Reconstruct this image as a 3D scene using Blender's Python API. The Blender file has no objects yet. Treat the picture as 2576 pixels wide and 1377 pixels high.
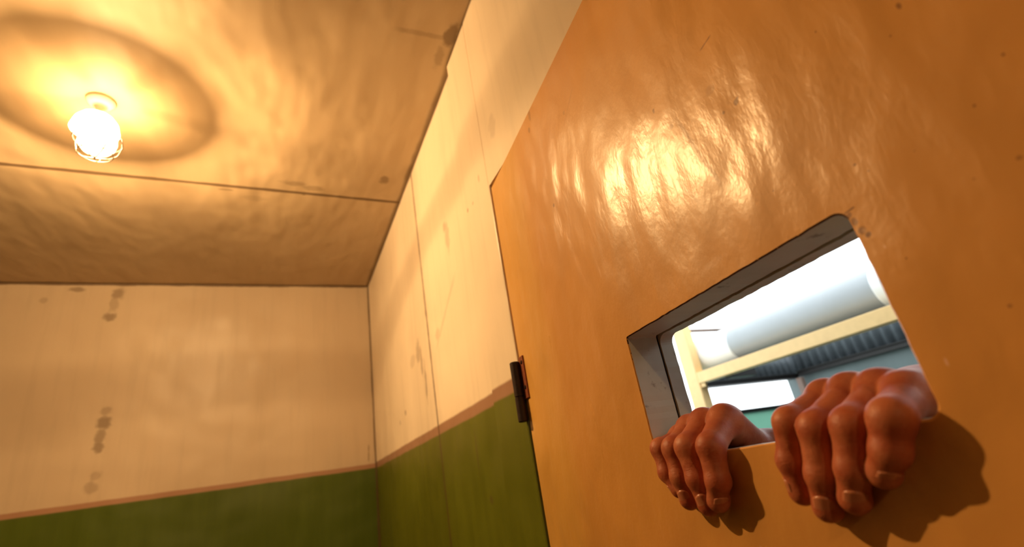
import bpy, bmesh, math, random
import numpy as np
from mathutils import Matrix, Vector

random.seed(7)
LX, LB = 3.1, .62
S = bpy.context.scene
COL = S.collection
EYE = 1.455                                   # height of the lens above the floor
TH = 0.0877164                                # the door stands about five degrees open
DD = np.array([math.sin(TH), math.cos(TH), 0.0])     # along the door, towards its hinges
DN = np.array([math.cos(TH), -math.sin(TH), 0.0])    # out of the cell, square to the door
DOOR0 = 0.30                                  # lens to door face

def dw(s, t, z):                              # door frame of reference -> world
    p = DD * s + DN * (DOOR0 + t)
    return Vector((p[0], p[1], z + EYE))

# ------------------------------------------------------------------ helpers
def link(name, me, mat=None, parent=None, smooth=False):
    o = bpy.data.objects.new(name, me)
    COL.objects.link(o)
    if mat is not None:
        for m in (mat if isinstance(mat, (list, tuple)) else [mat]):
            me.materials.append(m)
    if parent is not None:
        o.parent = parent
    if smooth:
        for p in me.polygons:
            p.use_smooth = True
    return o

def obj(name, bm, mat=None, parent=None, smooth=False):
    bmesh.ops.recalc_face_normals(bm, faces=bm.faces[:])
    me = bpy.data.meshes.new(name)
    bm.to_mesh(me)
    bm.free()
    return link(name, me, mat, parent, smooth)

def empty(name, loc=(0, 0, 0)):
    o = bpy.data.objects.new(name, None)
    o.empty_display_size = 0.05
    o.location = loc
    COL.objects.link(o)
    return o

def tag(o, label=None, cat=None, group=None, kind=None):
    if label: o['label'] = label
    if cat: o['category'] = cat
    if group: o['group'] = group
    if kind: o['kind'] = kind
    return o

def add_box(bm, lo, hi, bevel=0.0, frame=None, seg=2):
    vs = []
    for x in (lo[0], hi[0]):
        for y in (lo[1], hi[1]):
            for z in (lo[2], hi[2]):
                p = frame(x, y, z) if frame else Vector((x, y, z))
                vs.append(bm.verts.new(p))
    f = [(0, 1, 3, 2), (4, 6, 7, 5), (0, 4, 5, 1), (2, 3, 7, 6), (0, 2, 6, 4), (1, 5, 7, 3)]
    fs = [bm.faces.new([vs[i] for i in q]) for q in f]
    if bevel > 0:
        es = list({e for q in fs for e in q.edges})
        bmesh.ops.bevel(bm, geom=es, offset=bevel, segments=seg, affect='EDGES', profile=0.5)

def box(name, lo, hi, mat, parent=None, bevel=0.0, frame=None):
    bm = bmesh.new()
    add_box(bm, lo, hi, bevel, frame)
    return obj(name, bm, mat, parent)

def basis(d):
    d = Vector(d).normalized()
    a = Vector((0, 0, 1)) if abs(d.z) < 0.9 else Vector((1, 0, 0))
    u = d.cross(a).normalized()
    return u, d.cross(u).normalized(), d

def add_lathe(bm, prof, org, axis, n=32):
    """profile of (radius, height) turned about an axis through org"""
    u, v, d = basis(axis)
    org = Vector(org)
    rings = []
    for r, h in prof:
        if r < 1e-6:
            rings.append([bm.verts.new(org + d * h)])
        else:
            rings.append([bm.verts.new(org + d * h + (u * math.cos(2 * math.pi * k / n) + v * math.sin(2 * math.pi * k / n)) * r) for k in range(n)])
    for a, b in zip(rings[:-1], rings[1:]):
        if len(a) == 1 and len(b) == 1:
            continue
        for k in range(n):
            k2 = (k + 1) % n
            if len(a) == 1: bm.faces.new((a[0], b[k], b[k2]))
            elif len(b) == 1: bm.faces.new((a[k], b[0], a[k2]))
            else: bm.faces.new((a[k], b[k], b[k2], a[k2]))

def add_tube(bm, pts, r, n=8, closed=False):
    pts = [Vector(p) for p in pts]
    rings = []
    N = len(pts)
    up = None
    for i, p in enumerate(pts):
        if closed: d = pts[(i + 1) % N] - pts[i - 1]
        else: d = pts[min(i + 1, N - 1)] - pts[max(i - 1, 0)]
        d.normalize()
        if up is None: u, v, _ = basis(d)
        else:
            u = (up - d * up.dot(d)).normalized(); v = d.cross(u)
        up = u
        rings.append([bm.verts.new(p + (u * math.cos(2 * math.pi * k / n) + v * math.sin(2 * math.pi * k / n)) * r) for k in range(n)])
    for i in range(N if closed else N - 1):
        a, b = rings[i], rings[(i + 1) % N]
        for k in range(n):
            bm.faces.new((a[k], a[(k + 1) % n], b[(k + 1) % n], b[k]))
    if not closed:
        bm.faces.new(rings[0][::-1]); bm.faces.new(rings[-1])

# ------------------------------------------------------------------ materials
class NT:
    """small node-tree writer"""
    def __init__(s, name):
        s.m = bpy.data.materials.new(name); s.m.use_nodes = True
        s.t = s.m.node_tree; s.b = s.t.nodes['Principled BSDF']
        s.out = s.t.nodes['Material Output']
        s.pos = s.node('ShaderNodeNewGeometry').outputs['Position']
    def node(s, t, **kw):
        n = s.t.nodes.new(t)
        for k, v in kw.items(): setattr(n, k, v)
        return n
    def put(s, sock, v):
        if isinstance(v, bpy.types.NodeSocket): s.t.links.new(v, sock)
        else:
            if sock.type == 'RGBA' and len(v) == 3: v = (*v, 1)
            sock.default_value = v
    def math(s, op, a, b=0.0, c=None, clamp=False):
        n = s.node('ShaderNodeMath', operation=op); n.use_clamp = clamp
        s.put(n.inputs[0], a); s.put(n.inputs[1], b)
        if c is not None: s.put(n.inputs[2], c)
        return n.outputs[0]
    def xyz(s, v=None):
        n = s.node('ShaderNodeSeparateXYZ'); s.put(n.inputs[0], v if v is not None else s.pos)
        return n.outputs
    def mapping(s, v, scale=(1, 1, 1), rot=(0, 0, 0), loc=(0, 0, 0)):
        n = s.node('ShaderNodeMapping'); s.put(n.inputs[0], v)
        n.inputs['Scale'].default_value = scale; n.inputs['Rotation'].default_value = rot; n.inputs['Location'].default_value = loc
        return n.outputs[0]
    def noise(s, scale, detail=3, rough=0.55, v=None, dist=0.0):
        n = s.node('ShaderNodeTexNoise'); s.put(n.inputs['Vector'], v if v is not None else s.pos)
        n.inputs['Scale'].default_value = scale; n.inputs['Detail'].default_value = detail
        n.inputs['Roughness'].default_value = rough; n.inputs['Distortion'].default_value = dist
        return n.outputs['Fac']
    def ramp(s, v, lo, hi, a=0.0, b=1.0):
        n = s.node('ShaderNodeMapRange', interpolation_type='SMOOTHSTEP')
        s.put(n.inputs[0], v)
        for i, q in zip((1, 2, 3, 4), (lo, hi, a, b)): s.put(n.inputs[i], q)
        return n.outputs[0]
    def mix(s, f, a, b):
        n = s.node('ShaderNodeMix', data_type='RGBA')
        s.put(n.inputs[0], f); s.put(n.inputs[6], a); s.put(n.inputs[7], b)
        return n.outputs[2]
    def bump(s, h, strength, dist=0.01, normal=None):
        n = s.node('ShaderNodeBump'); n.inputs['Strength'].default_value = strength; n.inputs['Distance'].default_value = dist
        s.put(n.inputs['Height'], h)
        if normal is not None: s.put(n.inputs['Normal'], normal)
        return n.outputs[0]
    def set(s, **kw):
        for k, v in kw.items(): s.put(s.b.inputs[k.replace('_', ' ')], v)
        return s.m
    def spot(s, u, v, cu, cv, ru, rv, nz, amt=1.0, wob=0.6):
        """a stain: soft ellipse about (cu, cv) with a ragged edge"""
        a = s.math('DIVIDE', s.math('SUBTRACT', u, cu), ru)
        b = s.math('DIVIDE', s.math('SUBTRACT', v, cv), rv)
        d = s.math('SQRT', s.math('ADD', s.math('MULTIPLY', a, a), s.math('MULTIPLY', b, b)))
        d = s.math('ADD', d, s.math('MULTIPLY', s.math('SUBTRACT', nz, 0.5), wob * 2))
        return s.ramp(d, 0.45, 1.05, amt, 0.0)
    def stroke(s, u, v, p, q, w, nz, amt=1.0):
        """a scratch or scuff: soft line from p to q"""
        dx, dy = q[0] - p[0], q[1] - p[1]
        L = math.hypot(dx, dy); dx /= L; dy /= L
        a = s.math('SUBTRACT', u, p[0]); b = s.math('SUBTRACT', v, p[1])
        al = s.math('ADD', s.math('MULTIPLY', a, dx), s.math('MULTIPLY', b, dy))
        ac = s.math('ABSOLUTE', s.math('SUBTRACT', s.math('MULTIPLY', a, -dy), s.math('MULTIPLY', b, -dx)))
        ac = s.math('ADD', ac, s.math('MULTIPLY', s.math('SUBTRACT', nz, 0.5), w * 1.2))
        m = s.ramp(ac, w * 0.3, w, amt, 0.0)
        e = s.math('MULTIPLY', s.ramp(al, -0.1 * L, 0.15 * L), s.ramp(al, 0.85 * L, 1.1 * L, 1, 0))
        return s.math('MULTIPLY', m, e)
    def many(s, ms):
        r = ms[0]
        for m in ms[1:]: r = s.math('MAXIMUM', r, m)
        return r

def plain(name, col, rough=0.5, metal=0.0, var=0.12, scale=30, bump=0.05):
    n = NT(name)
    nz = n.noise(scale, 4)
    dark = tuple(c * (1 - 2 * var) for c in col)
    n.set(Base_Color=n.mix(nz, dark, tuple(min(1, c * (1 + var)) for c in col)), Roughness=rough, Metallic=metal)
    if bump: n.set(Normal=n.bump(nz, bump, 0.002))
    return n.m

CREAM = (0.86, 0.72, 0.56)
GREEN = (0.130, 0.150, 0.009)
BAND = (0.36, 0.20, 0.13)
GRIME = (0.10, 0.052, 0.025)
ORANGE = (0.76, 0.375, 0.100)
ZC = EYE + 1.0                                # ceiling
YB = 2.345                                    # back wall
XW = 0.378                                    # wall with the door
DADO = EYE + 0.158                            # top of the green paint

def paint_wall(name, side):
    GREEN = (0.066, 0.098, 0.006) if side == 'back' else (0.122, 0.142, 0.008)  # back wall's green is darkened to carry the lens vignetting in its colour
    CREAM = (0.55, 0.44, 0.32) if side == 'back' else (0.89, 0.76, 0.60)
    """cream gloss paint over green, with the hand-painted band between"""
    n = NT(name)
    x, y, z = n.xyz()
    wob = n.noise(9, 3)
    fine = n.noise(70, 4)
    streak = n.noise(6, 4, v=n.mapping(n.pos, (6, 6, 0.5)))
    cream = n.mix(n.math('MULTIPLY', n.ramp(streak, 0.45, 0.75), 0.45), CREAM, tuple(q * .86 for q in CREAM))
    cream = n.mix(n.math('MULTIPLY', n.ramp(wob, 0.5, 0.75), 0.3), cream, tuple(q * .92 for q in CREAM))
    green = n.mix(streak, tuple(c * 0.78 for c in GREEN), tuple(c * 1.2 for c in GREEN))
    zz = n.math('ADD', z, n.math('MULTIPLY', n.math('SUBTRACT', wob, 0.5), 0.006))
    if side == 'back': lo, hi = DADO - 0.018, DADO + 0.001
    else: lo, hi = DADO - 0.019, DADO + 0.006
    c = n.mix(n.ramp(zz, hi - 0.004, hi + 0.003), BAND, cream)
    c = n.mix(n.ramp(zz, lo - 0.003, lo + 0.004), green, c)
    ms = []
    nz2 = n.noise(38, 3)
    if side == 'back':
        for (px, pz, rx, rz, a) in ((-0.628, EYE + 0.955, .026, .03, .8), (-0.636, EYE + 0.91, .018, .045, .45), (-0.642, EYE + 0.852, .026, .02, .9),
                                    (-0.606, EYE + 0.475, .02, .02, .5), (-0.608, EYE + 0.432, .026, .030, .95), (-0.612, EYE + 0.385, .018, .035, .8), (-0.612, EYE + 0.345, .02, .022, .9),
                                    (-0.605, EYE + 0.245, .022, .018, .4), (-0.615, EYE + 0.205, .024, .025, .5), (-0.86, EYE + 0.925, .014, .014, .4), (-.765, EYE + 0.972, .03, .012, .8)):
            ms.append(n.spot(x, z, px, pz, rx * 1.1, rz * 1.1, nz2, a * .62))
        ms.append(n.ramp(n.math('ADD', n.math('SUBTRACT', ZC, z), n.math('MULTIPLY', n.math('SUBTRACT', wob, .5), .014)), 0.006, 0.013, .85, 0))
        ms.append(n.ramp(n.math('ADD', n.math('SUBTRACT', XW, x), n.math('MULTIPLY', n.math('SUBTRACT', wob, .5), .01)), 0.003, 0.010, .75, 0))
        ms.append(n.stroke(x, z, (0.345, EYE + .17), (0.348, EYE + .24), .006, nz2, .4))
    else:
        # seam between the two steel sheets of this wall
        sx = n.math('ADD', n.math('ABSOLUTE', n.math('SUBTRACT', y, n.math('ADD', 1.325, n.math('MULTIPLY', n.math('SUBTRACT', z, EYE + .16), .05)))), n.math('MULTIPLY', n.math('SUBTRACT', nz2, .5), .008))
        ms.append(n.ramp(sx, 0.003, 0.009, .75, 0))
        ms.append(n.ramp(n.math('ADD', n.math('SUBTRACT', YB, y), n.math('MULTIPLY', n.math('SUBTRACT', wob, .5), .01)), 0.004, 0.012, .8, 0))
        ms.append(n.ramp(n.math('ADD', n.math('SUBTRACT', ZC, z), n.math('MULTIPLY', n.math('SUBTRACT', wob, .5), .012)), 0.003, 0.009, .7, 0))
        for (py, pz, ry, rz, a) in ((1.47, EYE + .405, .035, .045, .38), (1.44, EYE + .37, .016, .06, .42), (1.41, EYE + .30, .014, .07, .45), (1.55, EYE + .40, .05, .025, .2), (1.345, EYE + .52, .014, .06, .32),
                                    (1.09, EYE + .635, .02, .02, .35), (1.075, EYE + .60, .022, .06, .3), (0.897, EYE + .366, .006, .006, .95), (1.707, EYE + .262, .014, .012, .5), (1.80, EYE + .245, .01, .01, .35), (1.25, EYE + .39, .03, .022, .22),
                                    (.897, EYE + .802, .005, .012, .4), (.900, EYE + .687, .006, .010, .5), (.884, EYE + .563, .006, .007, .5), (.70, EYE + .645, .02, .03, .16), (.85, EYE + .56, .006, .005, .3), (.80, EYE + .59, .005, .012, .3),
                                    (1.05, EYE + .06, .008, .05, .35), (1.0, EYE - .03, .01, .01, .5)):
            ms.append(n.spot(y, z, py, pz, ry, rz, nz2, a))
        ms.append(n.stroke(y, z, (1.27, EYE + .36), (1.06, EYE + .48), .010, nz2, .16))
    c = n.mix(n.many(ms), c, GRIME)
    low = n.noise(3.2, 2)
    nb = n.bump(low, 0.42, 0.05)
    nb = n.bump(fine, 0.06, 0.002, nb)
    n.set(Base_Color=c, Roughness=n.math('ADD', 0.34, n.math('MULTIPLY', streak, 0.16)), Normal=nb, Specular_IOR_Level=0.4)
    return n.m

def paint_ceiling():
    n = NT('ceiling_paint')
    x, y, z = n.xyz()
    wob = n.noise(9, 3); fine = n.noise(70, 4); nz2 = n.noise(40, 3)
    streak = n.noise(7, 4, v=n.mapping(n.pos, (5, 0.8, 1), rot=(0, 0, .1)))
    c = n.mix(n.math('MULTIPLY', streak, .6), (0.62, 0.475, 0.31), (0.51, 0.375, 0.225))
    ms = []
    d = n.math('ABSOLUTE', n.math('SUBTRACT', y, n.math('ADD', 1.543, n.math('MULTIPLY', x, .03))))
    d = n.math('ADD', d, n.math('MULTIPLY', n.math('SUBTRACT', wob, .5), .012))
    ms.append(n.ramp(d, 0.004, 0.011, .8, 0))
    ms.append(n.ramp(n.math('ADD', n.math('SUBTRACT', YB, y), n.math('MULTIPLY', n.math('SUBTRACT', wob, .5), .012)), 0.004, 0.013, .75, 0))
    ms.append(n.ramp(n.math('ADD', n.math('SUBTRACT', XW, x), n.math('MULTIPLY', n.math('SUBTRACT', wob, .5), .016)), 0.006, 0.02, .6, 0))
    for (px, py, rx, ry, a) in ((.350, .80, .022, .05, .6), (.340, .87, .015, .05, .3), (.02, 1.49, .05, .018, .35), (.08, 1.51, .04, .02, .3), (.30, 1.42, .02, .03, .5),
                                (-.18, 1.56, .025, .008, .4), (.05, 1.545, .012, .012, .7), (-.1, 1.6, .05, .02, .18)):
        ms.append(n.spot(x, y, px, py, rx, ry, nz2, a))
    ms.append(n.stroke(x, y, (.22, .815), (.35, .81), 0.010, nz2, .25))
    c = n.mix(n.many(ms), c, GRIME)
    low = n.noise(4.5, 2, v=n.mapping(n.pos, (1.6, 0.8, 1)))
    nb = n.bump(low, 0.30, 0.04)
    nb = n.bump(n.math('ADD', fine, n.math('MULTIPLY', n.noise(12, 3), 1.5)), 0.08, 0.002, nb)
    n.set(Base_Color=c, Roughness=n.math('ADD', .46, n.math('MULTIPLY', streak, .12)), Normal=nb, Specular_IOR_Level=0.24)
    return n.m

def paint_door():
    n = NT('orange_gloss_paint')
    # door coordinates: s along the leaf, z up
    v = n.node('ShaderNodeVectorMath', operation='DOT_PRODUCT'); n.put(v.inputs[0], n.pos); v.inputs[1].default_value = tuple(DD)
    s_ = v.outputs['Value']
    z = n.math('SUBTRACT', n.xyz()[2], EYE)
    nz = n.noise(160, 3); wob = n.noise(14, 3)
    brush = n.noise(24, 5, v=n.mapping(n.pos, (1, 1, .22)))
    c = n.mix(n.math('MULTIPLY', brush, .7), ORANGE, tuple(q * .86 for q in ORANGE))
    c = n.mix(n.ramp(n.noise(3.5, 2), .52, .8, 0, .35), c, (.60, .26, .115))
    # a yellower strip of older paint along the hinge side
    c = n.mix(n.ramp(n.math('ADD', s_, n.math('MULTIPLY', wob, .04)), .63, .70, 0, .55), c, (.74, .43, .10))
    ms = []
    for q in SPOTS: ms.append(n.spot(s_, z, q[0], q[1], q[2], q[3], nz, q[4]))
    for q in STROKES: ms.append(n.stroke(s_, z, q[0], q[1], q[2], nz, q[3]))
    # knocks and bare metal round the lips of the hatch
    c = n.mix(n.many(ms), c, (.19, .065, .022))
    li = [n.spot(s_, z, q[0], q[1], q[2], q[3], nz, q[4]) for q in PALE]
    c = n.mix(n.many(li), c, (.85, .55, .36))
    low = n.noise(9, 2, v=n.mapping(n.pos, (1, 1, .6), loc=(LX, .2, .1)))
    nb = n.bump(low, LB, 0.02)
    nb = n.bump(n.noise(55, 4, v=n.mapping(n.pos, (1, 1, .6))), 0.30, 0.003, nb)
    nb = n.bump(brush, 0.22, 0.003, nb)
    nb = n.bump(n.noise(220, 2), 0.05, 0.0006, nb)
    n.set(Base_Color=c, Roughness=n.math('ADD', .24, n.math('MULTIPLY', brush, .12)), Normal=nb, Specular_IOR_Level=0.42, Coat_Weight=.36, Coat_Roughness=.40)
    return n.m

# marks on the door: (along, up, half width, half height, strength)
SPOTS = [(.2921, .2784, .0055, .0035, .35), (.3067, .3097, .0022, .0035, .6), (.2215, .2435, .0028, .0032, .75), (.2195, .2452, .002, .0016, .7), (.2354, .2448, .0018, .0018, .6),
         (.240, .2725, .007, .006, .22), (.5457, .3491, .003, .005, .7), (.5610, .526, .006, .016, .4), (.5715, .506, .005, .007, .5), (.4629, .4449, .004, .004, .25),
         (.1078, .208, .0016, .0028, .7), (.0855, .1475, .0009, .0010, .8), (.1043, .1334, .0008, .0010, .7), (.1011, .0996, .0016, .0014, .5), (.1655, .1425, .0012, .0010, .6), (.1602, .1344, .0010, .0010, .6),
         (.1499, .2367, .0010, .0012, .5), (.1179, .1966, .0008, .0008, .5), (.1331, .0384, .0012, .0010, .6), (.1637, .0783, .0008, .0008, .6), (.1196, .1007, .0008, .0008, .4), (.1354, .1298, .0008, .0008, .4), (.2219, .161, .0012, .0010, .35),
         (.1815, .1165, .0024, .0022, .7), (.1806, .1110, .0026, .0036, .75), (.1786, .1045, .0030, .0034, .8), (.1765, .1000, .0022, .0022, .9)]
STROKES = [((.284, .2810), (.2632, .1951), .0035, .38), ((.312, .240), (.2907, .1948), .0035, .25), ((.2337, .3110), (.2196, .3130), .0011, .6), ((.2975, .2790), (.285, .2815), .003, .15),
           ((.1838, .1188), (.1765, .1195), .0008, .8), ((.430, .455), (.470, .43), .002, .12)]
PALE = [(.2985, .1392, .018, .0045, .28), (.1694, .0212, .0011, .0030, .75), (.1711, .0897, .0007, .0018, .8), (.1775, .1035, .0016, .0022, .5), (.272, -.012, .0022, .0014, .5), (.345, -.075, .002, .0015, .3)]

M = {}
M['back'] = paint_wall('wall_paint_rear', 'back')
M['right'] = paint_wall('wall_paint_door_side', 'right')
M['ceil'] = paint_ceiling()
M['door'] = paint_door()
M['dull'] = plain('dull_brown_paint', (0.11, 0.08, 0.05), .6, 0, .1, 6)
M['floor'] = plain('worn_concrete', (0.10, 0.075, 0.05), .6, 0, .2, 8)
M['corr_floor'] = plain('pale_concrete', (0.10, 0.10, 0.095), .7, 0, .15, 6)
M['iron'] = plain('rusty_iron', (0.028, 0.009, 0.006), .5, .3, .35, 160, .3)
M['ironred'] = plain('red_rusty_iron', (0.30, 0.075, 0.025), .55, .3, .3, 120, .3)
M['screw'] = plain('screw_steel', (0.03, 0.014, 0.01), .5, .6, .3, 200)
M['yellow'] = plain('yellow_steel', (0.93, 0.62, 0.27), .45, 0, .08, 20)
M['duct'] = plain('white_duct', (0.40, 0.43, 0.45), .4, 0, .05, 10)
M['ductwhite'] = plain('bright_white_collar', (0.92, 0.95, 0.95), .5, 0, .03, 10)
M['dark'] = plain('dark_steel', (0.012, 0.010, 0.009), .5, .2, .2, 30)
M['brown'] = plain('brown_timber', (0.20, 0.13, 0.10), .6, 0, .15, 30)
M['grey'] = plain('grey_painted_wall', (0.115, 0.150, 0.150), .6, 0, .12, 5)
M['mint'] = plain('mint_painted_wall', (0.24, 0.56, 0.40), .6, 0, .08, 5)
M['tin'] = plain('weathered_corrugated_sheet', (0.115, 0.135, 0.150), .45, .2, .2, 12)
M['plaster'] = plain('white_plaster', (0.75, 0.76, 0.74), .7, 0, .06, 8)
M['china'] = plain('white_porcelain', (0.8, 0.75, 0.66), .3, 0, .03, 20)

def reveal_mat():
    n = NT('reveal_paint')
    nz = n.noise(55, 4); big = n.noise(18, 3)
    c = n.mix(n.ramp(big, .35, .7), (.66, .67, .58), (.56, .57, .49))
    c = n.mix(n.ramp(n.math('ADD', nz, n.math('MULTIPLY', big, .3)), .76, .86, 0, .6), c, (.14, .09, .06))
    n.set(Base_Color=c, Roughness=.5, Normal=n.bump(nz, .25, .001), Specular_IOR_Level=.3)
    return n.m
M['reveal'] = reveal_mat()

def lip_mat():
    n = NT('chipped_edge')
    nz = n.noise(130, 4)
    up = n.ramp(n.xyz()[2], EYE + .01, EYE + .05)
    c = n.mix(n.math('ADD', n.ramp(n.math('ADD', nz, n.math('MULTIPLY', n.ramp(n.xyz()[2], EYE + .112, EYE + .117), -.26)), .34, .40), n.math('SUBTRACT', 1.0, up), clamp=True), (.10, .035, .015), ORANGE)
    n.set(Base_Color=c, Roughness=.5, Normal=n.bump(nz, .4, .001))
    return n.m
M['lip'] = lip_mat()

def skin_mat():
    n = NT('skin')
    a = n.noise(60, 3); b = n.noise(420, 3)
    cr = n.node('ShaderNodeTexVoronoi', feature='DISTANCE_TO_EDGE'); n.put(cr.inputs['Vector'], n.pos); cr.inputs['Scale'].default_value = 700
    c = n.mix(n.ramp(a, .35, .68), (.52, .160, .075), (.43, .100, .043))
    nb = n.bump(n.ramp(cr.outputs['Distance'], 0, .15), .10, .0003)
    nb = n.bump(b, .2, .0006, nb)
    nb = n.bump(n.noise(150, 4, v=n.mapping(n.pos, (1, 1, 1.8)), dist=1.5), .22, .0016, nb)
    n.set(Base_Color=c, Roughness=.48, Normal=nb, Specular_IOR_Level=.4, Subsurface_Weight=.18, Subsurface_Scale=.004)
    n.b.inputs['Subsurface Radius'].default_value = (1.0, .3, .15)
    return n.m
M['skin'] = skin_mat()
nn = NT('fingernail'); M['nail'] = nn.set(Base_Color=nn.mix(nn.noise(90, 2), (.54, .19, .095), (.58, .22, .12)), Roughness=.3)
M['shirt'] = plain('grey_cotton', (.16, .17, .19), .9, 0, .1, 60)
M['trousers'] = plain('dark_cotton', (.05, .055, .07), .9, 0, .1, 60)
M['hair'] = plain('dark_hair', (.03, .02, .015), .6, 0, .3, 200, .4)
M['shoe'] = plain('black_leather', (.02, .018, .016), .4, 0, .1, 60)
M['eye'] = plain('eye_white', (.8, .78, .74), .2, 0, .02, 60)

def emit(name, col, st):
    n = NT(name)
    e = n.node('ShaderNodeEmission'); e.inputs[0].default_value = (*col, 1); e.inputs[1].default_value = st
    n.t.links.new(e.outputs[0], n.out.inputs[0]); return n.m
LAMP = (1.0, 0.62, 0.27)

def glow_glass():
    n = NT('frosted_glass')
    t = n.node('ShaderNodeBsdfTransparent'); t.inputs[0].default_value = (.95, .93, .9, 1)
    tl = n.node('ShaderNodeBsdfTranslucent'); tl.inputs[0].default_value = (.95, .92, .86, 1)
    df = n.node('ShaderNodeBsdfDiffuse'); df.inputs[0].default_value = (.95, .92, .86, 1)
    lm = n.node('ShaderNodeMixShader'); lm.inputs[0].default_value = .55
    n.t.links.new(tl.outputs[0], lm.inputs[1]); n.t.links.new(df.outputs[0], lm.inputs[2]); l = lm
    mx = n.node('ShaderNodeMixShader'); mx.inputs[0].default_value = .70
    n.t.links.new(t.outputs[0], mx.inputs[1]); n.t.links.new(l.outputs[0], mx.inputs[2]); n.t.links.new(mx.outputs[0], n.out.inputs[0])
    return n.m
M['frost'] = glow_glass()
def lit_globe():
    n = NT('lit_clear_glass')
    t = n.node('ShaderNodeBsdfTransparent'); t.inputs[0].default_value = (.97, .96, .94, 1)
    e = n.node('ShaderNodeEmission'); e.inputs[0].default_value = (1.0, .74, .36, 1); e.inputs[1].default_value = 14
    mx = n.node('ShaderNodeMixShader'); mx.inputs[0].default_value = .30
    n.t.links.new(t.outputs[0], mx.inputs[1]); n.t.links.new(e.outputs[0], mx.inputs[2]); n.t.links.new(mx.outputs[0], n.out.inputs[0])
    return n.m
M['globe'] = lit_globe()

# ------------------------------------------------------------------ the cell
XL, YF = -1.55, -2.15
# frames of the door opening, in world coordinates
HX, HY = dw(.78, 0, 0)[0], dw(.78, 0, 0)[1]
FACE = 0.3655                             # face of the steel door frame
OPEN_Y0, OPEN_Y1 = -0.20, 0.757               # opening in the wall
DOORTOP = EYE + 0.536

tag(box('floor', (XL - .1, YF - .1, -.1), (XW + .12, YB + .1, 0), M['floor']), kind='structure')
tag(box('ceiling', (XL - .1, YF - .1, ZC), (XW + .12, YB + .1, ZC + .1), M['ceil']), kind='structure')
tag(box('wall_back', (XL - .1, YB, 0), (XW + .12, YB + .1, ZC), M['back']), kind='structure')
tag(box('wall_left', (XL - .1, YF, 0), (XL, YB, ZC), M['dull']), kind='structure')
tag(box('wall_front', (XL - .1, YF - .1, 0), (XW + .12, YF, ZC), M['dull']), kind='structure')
bm = bmesh.new()
add_box(bm, (XW, .88, 0), (XW + .12, YB, ZC))
add_box(bm, (XW, YF, 0), (XW + .12, -.33, ZC))
tag(obj('wall_right', bm, M['right']), kind='structure')
# steel door frame: hinge jamb, head up to the ceiling, lock jamb
bm = bmesh.new()
add_box(bm, (FACE, OPEN_Y1, 0), (XW + .12, .893, ZC), .004)
add_box(bm, (FACE, -.33, DOORTOP + .006), (XW + .12, OPEN_Y1, ZC), .001)
add_box(bm, (FACE, -.33, 0), (XW + .12, OPEN_Y0, DOORTOP + .006), .004)
tag(obj('trim_1', bm, M['right']), kind='structure')

# ------------------------------------------------------------------ the door with its hatch
def rounded(s0, s1, z0, z1, rad, n=6):
    """rectangle with its own radius at each corner: (s0,z0) (s1,z0) (s1,z1) (s0,z1)"""
    pts = []
    for (cs, cz, sx, sz, a0, r) in ((s0, z0, 1, 1, 180, rad[0]), (s1, z0, -1, 1, 270, rad[1]), (s1, z1, -1, -1, 0, rad[2]), (s0, z1, 1, -1, 90, rad[3])):
        for k in range(n + 1):
            a = math.radians(a0 + 90 * k / n)
            pts.append((cs + sx * r + r * math.cos(a), cz + sz * r + r * math.sin(a)))
    return pts

def holed_slab(bm, outer, hole, t0, t1, lip=0.0, m_face=0, m_in=1, m_lip=2):
    """slab between depths t0 and t1 with a hole; the front edge of the hole is a narrow chipped lip"""
    def loop(pts, t): return [bm.verts.new(dw(p[0], t, p[1])) for p in pts]
    cx = sum(p[0] for p in hole) / len(hole); cz = sum(p[1] for p in hole) / len(hole)
    grow = [(p[0] + lip * (1 if p[0] > cx else -1), p[1] + lip * (1 if p[1] > cz else -1)) for p in hole]
    rnd = random.Random(3)
    def side(pts, t):
        o = loop(outer, t); h = loop(pts, t)
        es = []
        for L in (o, h):
            for i in range(len(L)):
                es.append(bm.edges.new((L[i], L[(i + 1) % len(L)])))
        r = bmesh.ops.triangle_fill(bm, use_beauty=True, edges=es)
        for g in r['geom']:
            if isinstance(g, bmesh.types.BMFace): g.material_index = m_face
        return o, h
    o0, h0 = side(grow, t0); o1, h1 = side(hole, t1)
    hm = loop(hole, t0 + lip) if lip > 0 else h0
    N = len(hole)
    for i in range(N):
        j = (i + 1) % N
        if lip > 0: bm.faces.new((h0[i], h0[j], hm[j], hm[i])).material_index = m_lip
        bm.faces.new((hm[i], hm[j], h1[j], h1[i])).material_index = m_in
    for i in range(len(outer)):
        j = (i + 1) % len(outer)
        bm.faces.new((o0[i], o0[j], o1[j], o1[i])).material_index = m_face

def wavy(pts, amp, seed):
    """hand-cut edge: short pieces with a little wander"""
    rnd = random.Random(seed); out = []
    for i in range(len(pts)):
        p, q = pts[i], pts[(i + 1) % len(pts)]
        L = math.hypot(q[0] - p[0], q[1] - p[1]); k = max(1, int(L / .006))
        for a in range(k):
            w = amp if k > 1 else 0
            out.append((p[0] + (q[0] - p[0]) * a / k + rnd.uniform(-w, w), p[1] + (q[1] - p[1]) * a / k + rnd.uniform(-w, w)))
    return out

S0, S1, Z0, Z1 = .1830, .4495, -.0047, .1215  # the hatch
outer = [(-.15, -EYE + .012), (.78, -EYE + .012), (.78, .534), (-.15, .534)]
bm = bmesh.new()
hole = wavy(rounded(S0, S1, Z0, Z1, (.008, .002, .003, .010)), .00025, 1)
holed_slab(bm, outer, hole, 0, .0375, .0011)
door = obj('door_1', bm, [M['door'], M['reveal'], M['lip']])
tag(door, kind='structure')
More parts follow.
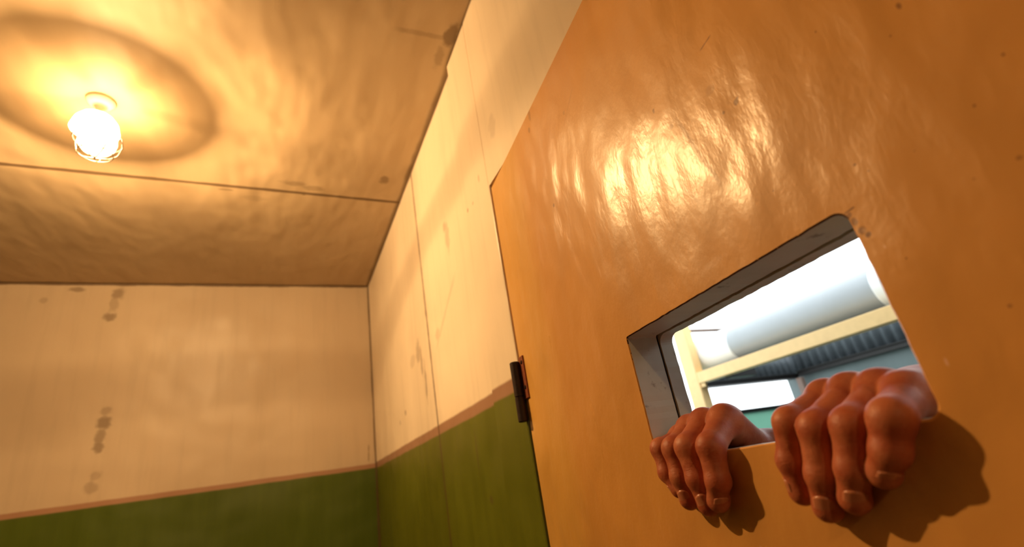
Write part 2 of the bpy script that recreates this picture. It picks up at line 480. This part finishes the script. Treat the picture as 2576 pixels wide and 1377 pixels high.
# back sheet of the door, a slightly smaller hole behind a dark joint
bm = bmesh.new()
hole2 = wavy(rounded(S0 + .001, S1 - .0006, Z0, Z1 - .0012, (.008, .002, .010, .010)), .0004, 2)
holed_slab(bm, outer, hole2, .0405, .0565, 0)
obj('door_back_sheet', bm, [M['reveal'], M['reveal'], M['reveal']], door)
bm = bmesh.new()
hole3 = rounded(S0 - .0015, S1 + .0015, Z0 - .001, Z1 + .0018, (.008, .002, .003, .010))
holed_slab(bm, [(-.149, -EYE + .013), (.779, -EYE + .013), (.779, .533), (-.149, .533)], hole3, .0375, .0405, 0)
obj('door_core', bm, [M['dark']] * 3, door)

# ------------------------------------------------------------------ hinge
hinge = empty('door_hinge', dw(.785, -.008, .075))
tag(hinge, 'dark rusty iron barrel hinge on the edge of the orange door', 'hinge')
def hinge_part(name, bm, mat, smooth=False):
    o = obj(name, bm, mat, None, smooth)
    o.parent = hinge; o.matrix_parent_inverse = Matrix.Translation(-Vector(hinge.location))
    return o
hinge_top, hinge_bot = .1825, .083
bm = bmesh.new()
r = .0085
bc = (.783, -.0095)
o = dw(bc[0], bc[1], hinge_bot)
L = hinge_top - hinge_bot
add_lathe(bm, [(0, 0), (r * .8, 0), (r, .0015), (r, L * .40), (r * .86, L * .405), (r * .86, L * .415), (r, L * .42), (r, L - .0015), (r * .8, L), (0, L)], o, (0, 0, 1), 24)
hinge_part('barrel', bm, M['iron'], False)
bm = bmesh.new()
add_box(bm, (.7605, -.0028, .118), (.779, .0012, .1885), .001, dw)
hl = hinge_part('leaf', bm, M['ironred'])
for zz in (.178, .136):
    bm = bmesh.new()
    add_lathe(bm, [(0, .0016), (.0030, .0012), (.0036, 0), (.0036, -.002), (0, -.002)], dw(.7665, -.0028, zz), tuple(-DN), 14)
    hinge_part('screw', bm, M['screw'])
bm = bmesh.new()
add_box(bm, (FACE - .0028, HY + .012, EYE + .157), (FACE + .0005, HY + .030, EYE + .1840), .001)
hinge_part('leaf', bm, M['iron'])

# ------------------------------------------------------------------ ceiling lamps
def make_lamp(strength, loc):
    """porcelain holder, milk-glass bell, clear globe with a hot filament, wire guard"""
    root = empty('ceiling_lamp', loc)
    dx, dy = .010, -.002                      # the globe sits a little askew
    bm = bmesh.new()
    add_lathe(bm, [(0, 0), (.030, 0), (.029, -.008), (.018, -.016), (.009, -.022), (.0065, -.030), (.0065, -.046), (.010, -.050), (.010, -.060), (.0065, -.064), (.0065, -.088), (.0, -.088)], (0, 0, 0), (0, 0, 1), 28)
    obj('lamp_holder', bm, M['china'], root, True)
    bm = bmesh.new()
    add_lathe(bm, [(.010, -.046), (.021, -.048), (.032, -.055), (.042, -.070), (.0465, -.089), (.0475, -.0925), (.0455, -.0935), (.040, -.071), (.030, -.059), (.021, -.052), (.010, -.050)], (0, 0, 0), (0, 0, 1), 48)
    obj('lamp_shade', bm, M['frost'], root, True)
    bm = bmesh.new()
    add_lathe(bm, [(0, -.089), (.012, -.0895), (.020, -.093), (.029, -.100), (.0355, -.112), (.037, -.124), (.0345, -.137), (.027, -.148), (.015, -.1555), (0, -.158)], (dx, dy, 0), (0, 0, 1), 32)
    gl = obj('bulb', bm, M['globe'], root, True)
    bm = bmesh.new()
    add_lathe(bm, [(0, -.1055), (.005, -.106), (.0085, -.1080), (.009, -.1100), (.0085, -.1120), (.005, -.114), (0, -.1145)], (0, 0, 0), (0, 0, 1), 14)
    obj('filament', bm, emit('glowing_filament', LAMP, strength), gl, True)
    bm = bmesh.new()
    for k in range(5):
        a = 2 * math.pi * (k + .3) / 5
        pts = []
        for r_, z_ in ((.022, -.070), (.043, -.100), (.046, -.125), (.040, -.150), (.026, -.164), (.010, -.169), (0, -.170)):
            pts.append((dx + r_ * math.cos(a), dy + r_ * math.sin(a), z_))
        add_tube(bm, pts, .0011, 6)
    for r_, z_ in ((.046, -.122), (.033, -.158)):
        add_tube(bm, [(dx + r_ * math.cos(2 * math.pi * q / 24), dy + r_ * math.sin(2 * math.pi * q / 24), z_) for q in range(24)], .0011, 6, True)
    obj('wire_guard', bm, M['screw'], root, True)
    return root

lamp = make_lamp(35000, (-.418, 1.207, ZC))
tag(lamp, 'glowing bare bulb in a wire guard on the stained ceiling near the back wall', 'ceiling lamp')
lamp2 = make_lamp(16000, (-.31, -1.70, ZC))
tag(lamp2, 'second, dimmer caged bulb on the ceiling behind the viewer', 'ceiling lamp')

# ------------------------------------------------------------------ outside the hatch: the yard passage
XB = 2.6                                      # yellow frame, parallel to the wall
YE = 3.25                                     # end wall
XR = 4.5                                      # far side wall
GZ = 0.0
tag(box('floor_passage', (XW + .12, -2.0, -.1), (XR + 1.0, YE + 1.0, GZ), M['corr_floor']), kind='structure')
# end wall: mint below a dark-silled window opening, rails and sheeting above
EW = lambda v: EYE + v * YE
bm = bmesh.new()
add_box(bm, (XW + .12, YE, 0), (XR, YE + .12, EW(.066)))
tag(obj('wall_passage_end', bm, M['mint']), kind='structure')
tag(box('wall_passage_far', (XR, -2.2, 0), (XR + .12, YE + .12, EYE + .117 * XR), M['grey']), kind='structure')

tag(box('wall_sky_block', (XW + .12, -2.1, 0), (XR + .12, -2.0, ZC + .1), M['grey']), kind='structure')  # unseen wall, added to keep sky light off the hatch reveal
rail = empty('window_rail', (3.2, YE, EW(.146)))
tag(rail, 'black steel rail over the bright window at the passage end', 'rail')
def child(name, lo, hi, mat, root, bevel=.004):
    q = box(name, lo, hi, mat, None, bevel)
    q.parent = root; q.matrix_parent_inverse = Matrix.Translation(-Vector(root.location)); return q
child('bar', (3.2, YE - .03, EW(.1425)), (XR - .02, YE + .06, EW(.1545)), M['dark'], rail)
child('flange', (3.2, YE - .045, EW(.1525)), (XR - .02, YE - .0301, EW(.156)), M['dark'], rail, .002)
sill = empty('window_sill_bar', (3.2, YE, EW(.070)))
tag(sill, 'thin dark sill bar under the bright window, above mint paint', 'sill bar')
child('bar', (3.2, YE - .02, EW(.066)), (XR - .02, YE + .08, EW(.0755)), M['dark'], sill)
child('drip_edge', (3.2, YE - .035, EW(.0735)), (XR - .02, YE - .0201, EW(.0755)), M['dark'], sill, .001)
siderail = empty('side_rail', (XR, 1.5, EYE + .113 * XR))
tag(siderail, 'long black steel rail along the grey far wall of the passage', 'rail')
child('bar', (XR - .05, -2.0, EYE + .1055 * XR), (XR + .08, YE - .045, EYE + .117 * XR), M['dark'], siderail)
child('flange', (XR - .07, -2.0, EYE + .115 * XR), (XR - .0501, YE - .045, EYE + .117 * XR), M['dark'], siderail, .002)
post = empty('corner_post', (XR - .09, YE - .09, 0))
tag(post, 'brown corner post where the window meets the grey wall', 'post')
child('shaft', (XR - .10, YE - .10, 0), (XR - .051, YE - .046, EW(.141)), M['brown'], post)
child('base_plate', (XR - .13, YE - .13, 0), (XR - .005, YE - .005, .012), M['dark'], post, .002)

def corrugated(name, p0, p1, z0, z1, out, label, pitch=.085, depth=.018):
    """sheet with vertical ribs running from p0 to p1 in plan"""
    bm = bmesh.new()
    p0, p1, out = Vector(p0), Vector(p1), Vector(out)
    L = (p1 - p0).length; n = int(L / pitch * 8)
    rows = []
    for i in range(n + 1):
        u = i / n
        w = depth * math.sin(2 * math.pi * u * L / pitch)
        q = p0.lerp(p1, u)
        rows.append([bm.verts.new((q.x + out.x * (w + e), q.y + out.y * (w + e), zz)) for e, zz in ((0, z0), (0, z1), (.004, z1), (.004, z0))])
    for a, b in zip(rows[:-1], rows[1:]):
        for k in range(4):
            bm.faces.new((a[k], b[k], b[(k + 1) % 4], a[(k + 1) % 4]))
    for e in (rows[0], rows[-1]): bm.faces.new(e)
    o = obj(name, bm, M['tin'], None, True)
    tag(o, label, 'corrugated sheet', 'corrugated cladding above the rails')
    return o
corrugated('corrugated_sheet', (3.2, YE + .02, 0), (XR + .09, YE + .02, 0), EW(.1565), EW(.235), (0, -1, 0), 'short ribbed grey sheet over the bright window')
corrugated('corrugated_sheet', (XR + .03, YE - .005, 0), (XR + .03, -2.0, 0), EYE + .1175 * XR, EYE + .205 * XR, (-1, 0, 0), 'long dark ribbed sheet above the grey wall')

frame = empty('steel_frame', (XB, XB * 1.02, 0))
tag(frame, 'yellow painted steel post and beam frame seen through the hatch', 'frame')
child('post', (XB, XB * 1.001, 0), (XB + .07, XB * 1.045, EYE + .95), M['yellow'], frame)
child('beam', (XB, -1.5, EYE + .1555 * XB), (XB + .07, XB * 1.0009, EYE + .184 * XB), M['yellow'], frame)
child('gusset', (XB + .01, XB * .985, EYE + .145 * XB), (XB + .02, XB * 1.0009, EYE + .155 * XB), M['yellow'], frame, .001)
child('tie_bar', (XB + .0701, XB * 1.012, EYE + .302 * XB), (XB + 1.1, XB * 1.024, EYE + .3095 * XB), M['brown'], frame, .003)

# round duct lying on the beam
duct = empty('round_duct', (XB + .2, 1.0, EYE + .27 * XB))
tag(duct, 'fat pale grey duct lying along the yellow beam', 'duct')
rc = .118
cx_, cz_ = XB + .07 + rc * 1.06, EYE + .184 * XB + .012 + rc
def duct_part(name, y0, y1, r_, mat, hollow=False):
    bm = bmesh.new()
    L = y1 - y0
    if hollow: prof = [(r_ * .82, .02), (r_ * .82, 0), (r_ * .95, 0), (r_, .006), (r_, L - .006), (r_ * .95, L), (r_ * .8, L), (r_ * .8, .02)]
    else: prof = [(0, 0), (r_, 0), (r_, L), (0, L)]
    add_lathe(bm, prof, (cx_, y0, cz_), (0, 1, 0), 40)
    o = obj(name, bm, mat, None, True)
    m_ = o.modifiers.new('edges', 'EDGE_SPLIT'); m_.split_angle = math.radians(40)
    o.parent = duct; o.matrix_parent_inverse = Matrix.Translation(-Vector(duct.location)); return o
duct_part('barrel', 1.36, 2.35, rc, M['duct'])
duct_part('collar', 2.33, 2.80, rc * 1.04, M['ductwhite'], True)
duct_part('collar', .60, 1.37, rc * 1.05, M['ductwhite'], True)
# the pads that carry it on the beam
for yy in (.9, 2.4):
    child('saddle', (XB + .0705, yy - .03, EYE + .150 * XB), (XB + .30, yy + .03, EYE + .184 * XB), M['dark'], duct, .002)

# unseen sheet added over the door to cut sky light on hands and hatch
added_canopy = empty('added_canopy', (XW + .12, .5, ZC + .1))
tag(added_canopy, 'unseen grey sheet added over the outside of the door to block sky light', 'added_canopy')
child('sheet', (XW + .125, -1.4, ZC + .02), (XW + 1.45, 2.2, ZC + .04), M['tin'], added_canopy)
for yy in (-1.2, 1.9):
    child('bracket', (XW + .125, yy, ZC - .01), (XW + 1.42, yy + .03, ZC + .018), M['dark'], added_canopy)

# ------------------------------------------------------------------ the person holding the hatch from outside
BIG = 0.03

def axis(segs):
    """sample positions: list of (start, end, step)"""
    out = []
    for a, b, st in segs:
        out.append(np.linspace(a, b, max(2, int(round((b - a) / st)) + 1))[:-1])
    return np.concatenate(out + [[segs[-1][1]]]).astype(np.float32)

class Field:
    """signed distances on a box grid whose spacing is fine only where it matters"""
    def __init__(s, X, Y, Z):
        s.X, s.Y, s.Z = X, Y, Z
        s.F = np.full((len(X), len(Y), len(Z)), BIG, np.float32)
    def sub(s, lo, hi):
        sl = []
        for A, l, h in zip((s.X, s.Y, s.Z), lo, hi):
            sl.append(slice(max(0, int(np.searchsorted(A, l)) - 1), min(len(A), int(np.searchsorted(A, h)) + 2)))
        return tuple(sl)
    def pts(s, sl):
        return s.X[sl[0]][:, None, None], s.Y[sl[1]][None, :, None], s.Z[sl[2]][None, None, :]

def smin(a, b, k):
    h = np.maximum(k - np.abs(a - b), 0) / k
    return np.minimum(a, b) - h * h * k * .25

def cone(P, a, b, ra, rb):
    x, y, z = P
    a = np.array(a, np.float32); b = np.array(b, np.float32); d = b - a
    L = float(d @ d) + 1e-12
    h = np.clip(((x - a[0]) * d[0] + (y - a[1]) * d[1] + (z - a[2]) * d[2]) / L, 0, 1)
    return np.sqrt((x - a[0] - h * d[0]) ** 2 + (y - a[1] - h * d[1]) ** 2 + (z - a[2] - h * d[2]) ** 2) - (ra + (rb - ra) * h)

def ball(P, c, r):
    x, y, z = P
    r = (r, r, r) if not isinstance(r, tuple) else r
    k = np.sqrt(((x - c[0]) / r[0]) ** 2 + ((y - c[1]) / r[1]) ** 2 + ((z - c[2]) / r[2]) ** 2)
    return (k - 1) * min(r)

def nets(f):
    """naive surface nets -> vertices in grid space, quads"""
    F = f.F; nx, ny, nz = F.shape
    neg = F < 0
    cell = np.zeros((nx - 1, ny - 1, nz - 1), np.uint8)
    for i in (0, 1):
        for j in (0, 1):
            for k in (0, 1):
                cell += neg[i:nx - 1 + i, j:ny - 1 + j, k:nz - 1 + k]
    idx = np.argwhere((cell > 0) & (cell < 8))
    num = np.full(cell.shape, -1, np.int64); num[tuple(idx.T)] = np.arange(len(idx))
    acc = np.zeros((len(idx), 3)); cnt = np.zeros(len(idx))
    co = np.stack([f.X[idx[:, 0]], f.Y[idx[:, 1]], f.Z[idx[:, 2]]], 1).astype(float)
    st = np.stack([f.X[idx[:, 0] + 1], f.Y[idx[:, 1] + 1], f.Z[idx[:, 2] + 1]], 1) - co
    cor = [(i, j, k) for i in (0, 1) for j in (0, 1) for k in (0, 1)]
    for p in cor:
        for ax in range(3):
            if p[ax]: continue
            q = list(p); q[ax] = 1
            a = F[idx[:, 0] + p[0], idx[:, 1] + p[1], idx[:, 2] + p[2]]; b = F[idx[:, 0] + q[0], idx[:, 1] + q[1], idx[:, 2] + q[2]]
            m = (a < 0) != (b < 0)
            t = np.where(m, a / np.where(m, a - b, 1), 0)
            v = np.array(p, float)[None, :].repeat(len(idx), 0); v[:, ax] = t
            acc += v * m[:, None]; cnt += m
    V = co + st * (acc / cnt[:, None])
    quads = []
    for ax in range(3):
        n = [slice(None)] * 3; m = [slice(None)] * 3
        n[ax] = slice(0, -1); m[ax] = slice(1, None)
        ch = neg[tuple(n)] != neg[tuple(m)]
        e = np.argwhere(ch)
        b, c = [(1, 2), (0, 2), (0, 1)][ax]
        e = e[(e[:, b] > 0) & (e[:, c] > 0) & (e[:, b] < F.shape[b] - 1) & (e[:, c] < F.shape[c] - 1)]
        def g(db, dc):
            q = e.copy(); q[:, b] -= db; q[:, c] -= dc
            return num[tuple(q.T)]
        quads.append(np.stack([g(1, 1), g(0, 1), g(0, 0), g(1, 0)], 1))
    return V, np.concatenate(quads)

def field_mesh(name, f, mat, parent=None, relax=1):
    V, Q = nets(f)
    Q = Q[(Q >= 0).all(1)]
    W = np.array(DD)[None] * V[:, :1] + np.array(DN)[None] * (DOOR0 + V[:, 1:2]); W[:, 2] += V[:, 2] + EYE
    me = bpy.data.meshes.new(name)
    me.from_pydata(W.tolist(), [], Q.tolist()); me.update()
    bm = bmesh.new(); bm.from_mesh(me)
    for _ in range(relax): bmesh.ops.smooth_vert(bm, verts=bm.verts[:], factor=.35, use_axis_x=True, use_axis_y=True, use_axis_z=True)
    bmesh.ops.recalc_face_normals(bm, faces=bm.faces[:])
    bm.to_mesh(me); bm.free()
    return link(name, me, mat, parent, True)

# joints of each finger in door coordinates (along, out, up): knuckle, middle joint, end joint, tip
HAND = {
 'left': dict(
  fingers=dict(index=[(.2715, .032, .0175), (.2715, -.008, .0060), (.2788, -.0105, -.0175), (.2812, -.0090, -.0370)],
               middle=[(.2515, .032, .0170), (.2515, -.009, -.0004), (.2585, -.0115, -.0273), (.2655, -.0095, -.0465)],
               ring=[(.2310, .032, .0145), (.2275, -.009, -.0019), (.2355, -.0115, -.0253), (.2445, -.0095, -.0415)],
               pinky=[(.2125, .026, .0090), (.2030, -.009, -.0015), (.2095, -.0115, -.0175), (.2205, -.0095, -.0285)]),
  wrist=[(.252, .104, .009), (.230, .104, .006)], elbow=(.155, .310, -.235), fat=dict(index=1.03, middle=1.06, ring=1.10, pinky=1.24),
  thumb=[(.268, .092, .004), (.290, .080, -.012), (.297, .0695, -.034), (.298, .0675, -.055)]),
 'right': dict(
  fingers=dict(index=[(.3675, .022, .0180), (.3560, -.009, -.0005), (.3565, -.0115, -.0263), (.3660, -.0095, -.0410)],
               middle=[(.3940, .022, .0190), (.3835, -.010, .0020), (.3800, -.0120, -.0235), (.3800, -.0095, -.0440)],
               ring=[(.4160, .022, .0170), (.4050, -.009, .0030), (.4030, -.0115, -.0206), (.4035, -.0095, -.0395)],
               pinky=[(.4340, .022, .0110), (.4270, -.008, .0050), (.4230, -.0105, -.0162), (.4150, -.0090, -.0310)]),
  wrist=[(.397, .102, -.013), (.418, .102, -.016)], elbow=(.460, .300, -.250), fat=dict(index=1.10, middle=1.06, ring=1.04, pinky=1.02),
  thumb=[(.388, .094, -.012), (.374, .083, -.024), (.368, .0705, -.044), (.367, .0685, -.064)]),
}
RAD = dict(index=(.0112, .0096, .0086, .0073), middle=(.0116, .0101, .0089, .0075), ring=(.0112, .0098, .0087, .0074), pinky=(.0101, .0087, .0077, .0065))
V3 = lambda p: np.array(p, float)
unit = lambda v: v / np.linalg.norm(v)

def hand_field(P, h):
    wr = [V3(p) for p in h['wrist']]
    palm = None
    names = ('index', 'middle', 'ring', 'pinky')
    for i, nme in enumerate(names):
        J = [V3(p) for p in h['fingers'][nme]]
        u = i / 3
        carp = wr[0] * (1 - u) + wr[1] * u + np.array([0, -.022, .002])
        m0 = J[0] + np.array([0, .006, -.001])
        d = cone(P, m0, carp, RAD[nme][0] * h['fat'][nme], .0125)
        palm = d if palm is None else smin(palm, d, .016)
    # heel of the hand, ball of the thumb, wrist and forearm
    c = (wr[0] + wr[1]) / 2
    palm = smin(palm, cone(P, wr[0] + np.array([0, -.026, -.006]), wr[1] + np.array([0, -.026, -.006]), .0145, .0135), .016)
    fore = cone(P, wr[0], V3(h['elbow']) + np.array([.012, 0, 0]) * np.sign(wr[0][0] - wr[1][0]), .0165, .033)
    fore = smin(fore, cone(P, wr[1], V3(h['elbow']) - np.array([.012, 0, 0]) * np.sign(wr[0][0] - wr[1][0]), .0155, .033), .02)
    palm = smin(palm, fore, .020)
    T = [V3(p) for p in h['thumb']]
    th = cone(P, T[0], T[1], .0135, .0105)
    th = smin(th, cone(P, T[1], T[2], .0105, .0095), .006); th = smin(th, cone(P, T[2], T[3], .0098, .0080), .004)
    palm = smin(palm, th, .010)
    out = None
    for nme in names:
        J = [V3(p) for p in h['fingers'][nme]]; r = [q * h['fat'][nme] for q in RAD[nme]]
        f = cone(P, J[0], J[1], r[0], r[1] * 1.03)
        # waist between the joints, then the knuckle swellings
        f = smin(f, cone(P, J[1], J[2], r[1] * 1.02, r[2] * 1.02), .005)
        f = smin(f, cone(P, J[2], J[3], r[2], r[3]), .003)
        a, b, c_, t = J
        for (p, q, s_, rr, _) in ((a, b, c_, r[1], .45), (b, c_, t, r[2], .3)):
            dors = unit(unit(q - p) - unit(s_ - q))
            f = smin(f, ball(P, q + dors * rr * .10, rr * .86), .005)
        # soft pad at the tip, pressed towards the door
        f = smin(f, ball(P, t + np.array([0, .0012, -.0005]), r[3] * 1.02), .004)
        f = smin(f, ball(P, a + np.array([0, -.001, .0035]), r[0] * .9), .006)
        f = smin(f, palm, .010)
        out = f if out is None else smin(out, f, .0011)
    return out

def body_parts(f):
    def put(fn, c, r, k=.03):
        c = np.array(c, float); r = np.array(r if isinstance(r, tuple) else (r,) * 3, float)
        sl = f.sub(c - r - .02, c + r + .02)
        f.F[sl] = smin(f.F[sl], np.minimum(fn(f.pts(sl)), BIG).astype(np.float32), k)
    def limb(a, b, ra, rb, k=.03):
        a, b = V3(a), V3(b)
        c = (a + b) / 2; r = np.abs(a - b) / 2 + max(ra, rb)
        put(lambda P: cone(P, a, b, ra, rb), c, tuple(r), k)
    return put, limb

SC, TC = .265, .430                           # middle of the body
SH = {'left': (SC - .185, TC, -.085), 'right': (SC + .185, TC, -.085)}
def build_person():
    X = axis([(-.02, .185, .006), (.185, .300, .00105), (.300, .322, .002), (.322, .450, .00105), (.450, .56, .006)])
    Y = axis([(-.036, .060, .00105), (.060, .125, .0022), (.125, .60, .007)])
    Z = axis([(-1.455, -.30, .010), (-.30, -.062, .006), (-.062, .046, .00105), (.046, .36, .005)])
    f = Field(X, Y, Z)
    put, limb = body_parts(f)
    for k in ('left', 'right'):
        h = HAND[k]
        limb(h['elbow'], SH[k], .037, .050)
        sl = f.sub((h['elbow'][0] - .06 if k == 'left' else .318, -.04, -.30), (.312 if k == 'left' else .52, .36, .06))
        f.F[sl] = smin(f.F[sl], np.minimum(hand_field(f.pts(sl), h), BIG).astype(np.float32), .02)
    # trunk, hips, legs, feet
    put(lambda P: ball(P, (SC, TC, -.20), (.185, .105, .17)), (SC, TC, -.20), (.19, .11, .18), .06)
    put(lambda P: ball(P, (SC, TC, -.40), (.155, .095, .20)), (SC, TC, -.40), (.16, .10, .2), .06)
    put(lambda P: ball(P, (SC, TC, -.57), (.165, .105, .13)), (SC, TC, -.57), (.17, .11, .14), .06)
    for s in (-1, 1):
        limb((SC + s * .09, TC, -.60), (SC + s * .10, TC - .01, -.98), .080, .052)
        limb((SC + s * .10, TC - .01, -.98), (SC + s * .105, TC + .02, -1.385), .052, .036)
        limb((SC + s * .105, TC + .03, -1.415), (SC + s * .115, TC - .11, -1.425), .034, .026)
    # neck and head: skull, jaw, nose, brow, lips, ears
    limb((SC, TC + .01, -.06), (SC, TC, .06), .058, .052)
    H = np.array([SC, TC - .01, .155])
    put(lambda P: ball(P, H + [0, .012, .025], (.074, .092, .095)), H, .12, .03)
    put(lambda P: ball(P, H + [0, -.03, -.055], (.052, .055, .055)), H + [0, -.03, -.055], .08, .03)
    limb(H + [0, -.090, .015], H + [0, -.104, -.022], .009, .014, .012)
    limb(H + [-.035, -.076, .022], H + [.035, -.076, .022], .012, .012, .012)
    limb(H + [-.020, -.084, -.050], H + [.020, -.084, -.050], .007, .007, .008)
    put(lambda P: ball(P, H + [0, -.070, -.088], (.022, .018, .018)), H + [0, -.07, -.088], .03, .02)
    for s in (-1, 1):
        put(lambda P: ball(P, H + [s * .076, .012, -.005], (.010, .020, .032)), H + [s * .076, .012, -.005], .04, .008)
        sl = f.sub(H + [s * .031 - .03, -.12, -.03], H + [s * .031 + .03, -.05, .04])
        f.F[sl] = np.maximum(f.F[sl], -(ball(f.pts(sl), H + [s * .031, -.094, .004], (.016, .016, .011))))
    root = empty('person', dw(SC, TC, -EYE))
    def own(o):
        o.parent = root; o.matrix_parent_inverse = Matrix.Translation(-Vector(root.location)); return o
    body = own(field_mesh('body', f, M['skin']))
    # eyes
    for s in (-1, 1):
        bm = bmesh.new(); c = H + np.array([s * .031, -.078, .004])
        bmesh.ops.create_uvsphere(bm, u_segments=16, v_segments=10, radius=.0125, matrix=Matrix.Translation(dw(*c)))
        own(obj('eye', bm, M['eye'], None, True))
    # clothes
    g = Field(axis([(-.06, .60, .008)]), axis([(.20, .62, .008)]), axis([(-.72, -.02, .008)]))
    put, limb = body_parts(g)
    for k in ('left', 'right'):
        e = V3(HAND[k]['elbow']); s_ = V3(SH[k])
        limb(e + (s_ - e) * .25, s_, .056, .062)
    put(lambda P: ball(P, (SC, TC, -.20), (.197, .117, .175)), (SC, TC, -.20), (.2, .12, .18), .06)
    put(lambda P: ball(P, (SC, TC, -.42), (.178, .122, .27)), (SC, TC, -.42), (.19, .13, .28), .06)
    limb((SC, TC + .01, -.07), (SC, TC + .005, -.045), .069, .066)
    own(field_mesh('shirt', g, M['shirt']))
    g = Field(axis([(.03, .50, .008)]), axis([(.28, .58, .008)]), axis([(-1.42, -.46, .010)]))
    put, limb = body_parts(g)
    put(lambda P: ball(P, (SC, TC, -.57), (.180, .121, .17)), (SC, TC, -.57), (.19, .13, .18), .06)
    for s in (-1, 1):
        limb((SC + s * .09, TC, -.60), (SC + s * .10, TC - .01, -.98), .092, .066)
        limb((SC + s * .10, TC - .01, -.98), (SC + s * .105, TC + .02, -1.375), .066, .054)
    own(field_mesh('trousers', g, M['trousers']))
    for s in (-1, 1):
        g = Field(axis([(SC + s * .11 - .07, SC + s * .11 + .07, .005)]), axis([(TC - .17, TC + .11, .006)]), axis([(-1.462, -1.33, .004)]))
        put, limb = body_parts(g)
        limb((SC + s * .105, TC + .03, -1.405), (SC + s * .115, TC - .11, -1.418), .044, .034)
        limb((SC + s * .105, TC + .02, -1.40), (SC + s * .105, TC + .02, -1.36), .045, .042)
        z = g.Z[None, None, :]; g.F = np.maximum(g.F, -(z + 1.453)).astype(np.float32)
        own(field_mesh('shoe', g, M['shoe']))
    g = Field(axis([(SC - .11, SC + .11, .005)]), axis([(TC - .13, TC + .12, .005)]), axis([(.05, .31, .005)]))
    sl = g.sub((-9, -9, -9), (9, 9, 9)); P = g.pts(sl)
    d = ball(P, H + [0, .016, .032], (.082, .098, .100)); cut = (P[1] - (H[1] - .045)) * .6 + (P[2] - (H[2] + .02)) * .8
    g.F = np.maximum(d, -cut + 0 * d).astype(np.float32)
    own(field_mesh('hair', g, M['hair']))
    # fingernails lie in the back of each fingertip
    for k in ('left', 'right'):
        for nme in ('index', 'middle', 'ring', 'pinky'):
            J = [V3(p) for p in HAND[k]['fingers'][nme]]; r = [q * HAND[k]['fat'][nme] for q in RAD[nme]]
            ax = unit(J[3] - J[2])
            dors = unit(J[1] - J[2]) + unit(J[2] - J[3]) ; dors = unit(unit(J[2] - J[1]) - unit(J[3] - J[2]))
            dors = unit(dors - ax * (dors @ ax)); side = np.cross(ax, dors)
            L = np.linalg.norm(J[3] - J[2])
            bm = bmesh.new(); nu, nv = 9, 11; grid = [[], []]
            for lay, lift in ((0, .0005), (1, -.0006)):
                for i in range(nu):
                    u = i / (nu - 1); row = []
                    for j in range(nv):
                        v = j / (nv - 1) * 2 - 1
                        end = .0012 * (v * v)
                        al = L * .50 + u * (L * .50 + r[3] * .70 - end) + (1 - u) * (end * 2.2)
                        hh = min(1.0, al / L); rr = r[2] + (r[3] - r[2]) * hh
                        drop = max(0, al - L * .92)
                        rad = math.sqrt(max(1e-9, (rr * 1.0) ** 2 - min(drop, rr * .78) ** 2)) + lift
                        an = v * math.radians(50 - 9 * (1 - u) - 5 * u * u)
                        p = J[2] + ax * al + (dors * math.cos(an) + side * math.sin(an)) * rad
                        row.append(bm.verts.new(dw(*p)))
                    grid[lay].append(row)
            for lay in (0, 1):
                for i in range(nu - 1):
                    for j in range(nv - 1):
                        bm.faces.new((grid[lay][i][j], grid[lay][i + 1][j], grid[lay][i + 1][j + 1], grid[lay][i][j + 1]))
            ring = [(0, j) for j in range(nv)] + [(i, nv - 1) for i in range(1, nu)] + [(nu - 1, j) for j in range(nv - 2, -1, -1)] + [(i, 0) for i in range(nu - 2, 0, -1)]
            for a, b in zip(ring, ring[1:] + ring[:1]):
                bm.faces.new((grid[0][a[0]][a[1]], grid[0][b[0]][b[1]], grid[1][b[0]][b[1]], grid[1][a[0]][a[1]]))
            own(obj('fingernail', bm, M['nail'], None, True))
    return root

person = build_person()
tag(person, 'person outside the door gripping the hatch sill with both bare hands', 'person')


# ------------------------------------------------------------------ daylight outside
w = bpy.data.worlds.new('overcast'); S.world = w; w.use_nodes = True
bg = w.node_tree.nodes['Background']
bg.inputs[0].default_value = (.90, .97, 1.0, 1); bg.inputs[1].default_value = 2.9

# ------------------------------------------------------------------ camera
R = np.array([[0.90832438, -0.38848306, -0.15500881], [0.02077637, 0.41204681, -0.91092578], [0.41775012, 0.82419557, 0.38234343]])
cam = bpy.data.cameras.new('camera'); co = bpy.data.objects.new('camera', cam); COL.objects.link(co)
mw = Matrix.Identity(4)
for i in range(3):
    mw[i][0] = R[0][i]; mw[i][1] = -R[1][i]; mw[i][2] = -R[2][i]
mw[2][3] = EYE
co.matrix_world = mw
cam.sensor_width = 36.0
cam.lens = 1237.82 / 2576 * 36
cam.clip_start = .02
cam.dof.use_dof = True
cam.dof.focus_distance = .55
cam.dof.aperture_fstop = 4.5
S.camera = co
S.view_settings.view_transform = 'Standard'
S.view_settings.look = 'None'
S.view_settings.exposure = 0.0
S.view_settings.gamma = 1.0
S.view_settings.use_curve_mapping = False
S.cycles.use_denoising = True
S.cycles.max_bounces = 10
S.cycles.diffuse_bounces = 5
S.cycles.sample_clamp_indirect = 6
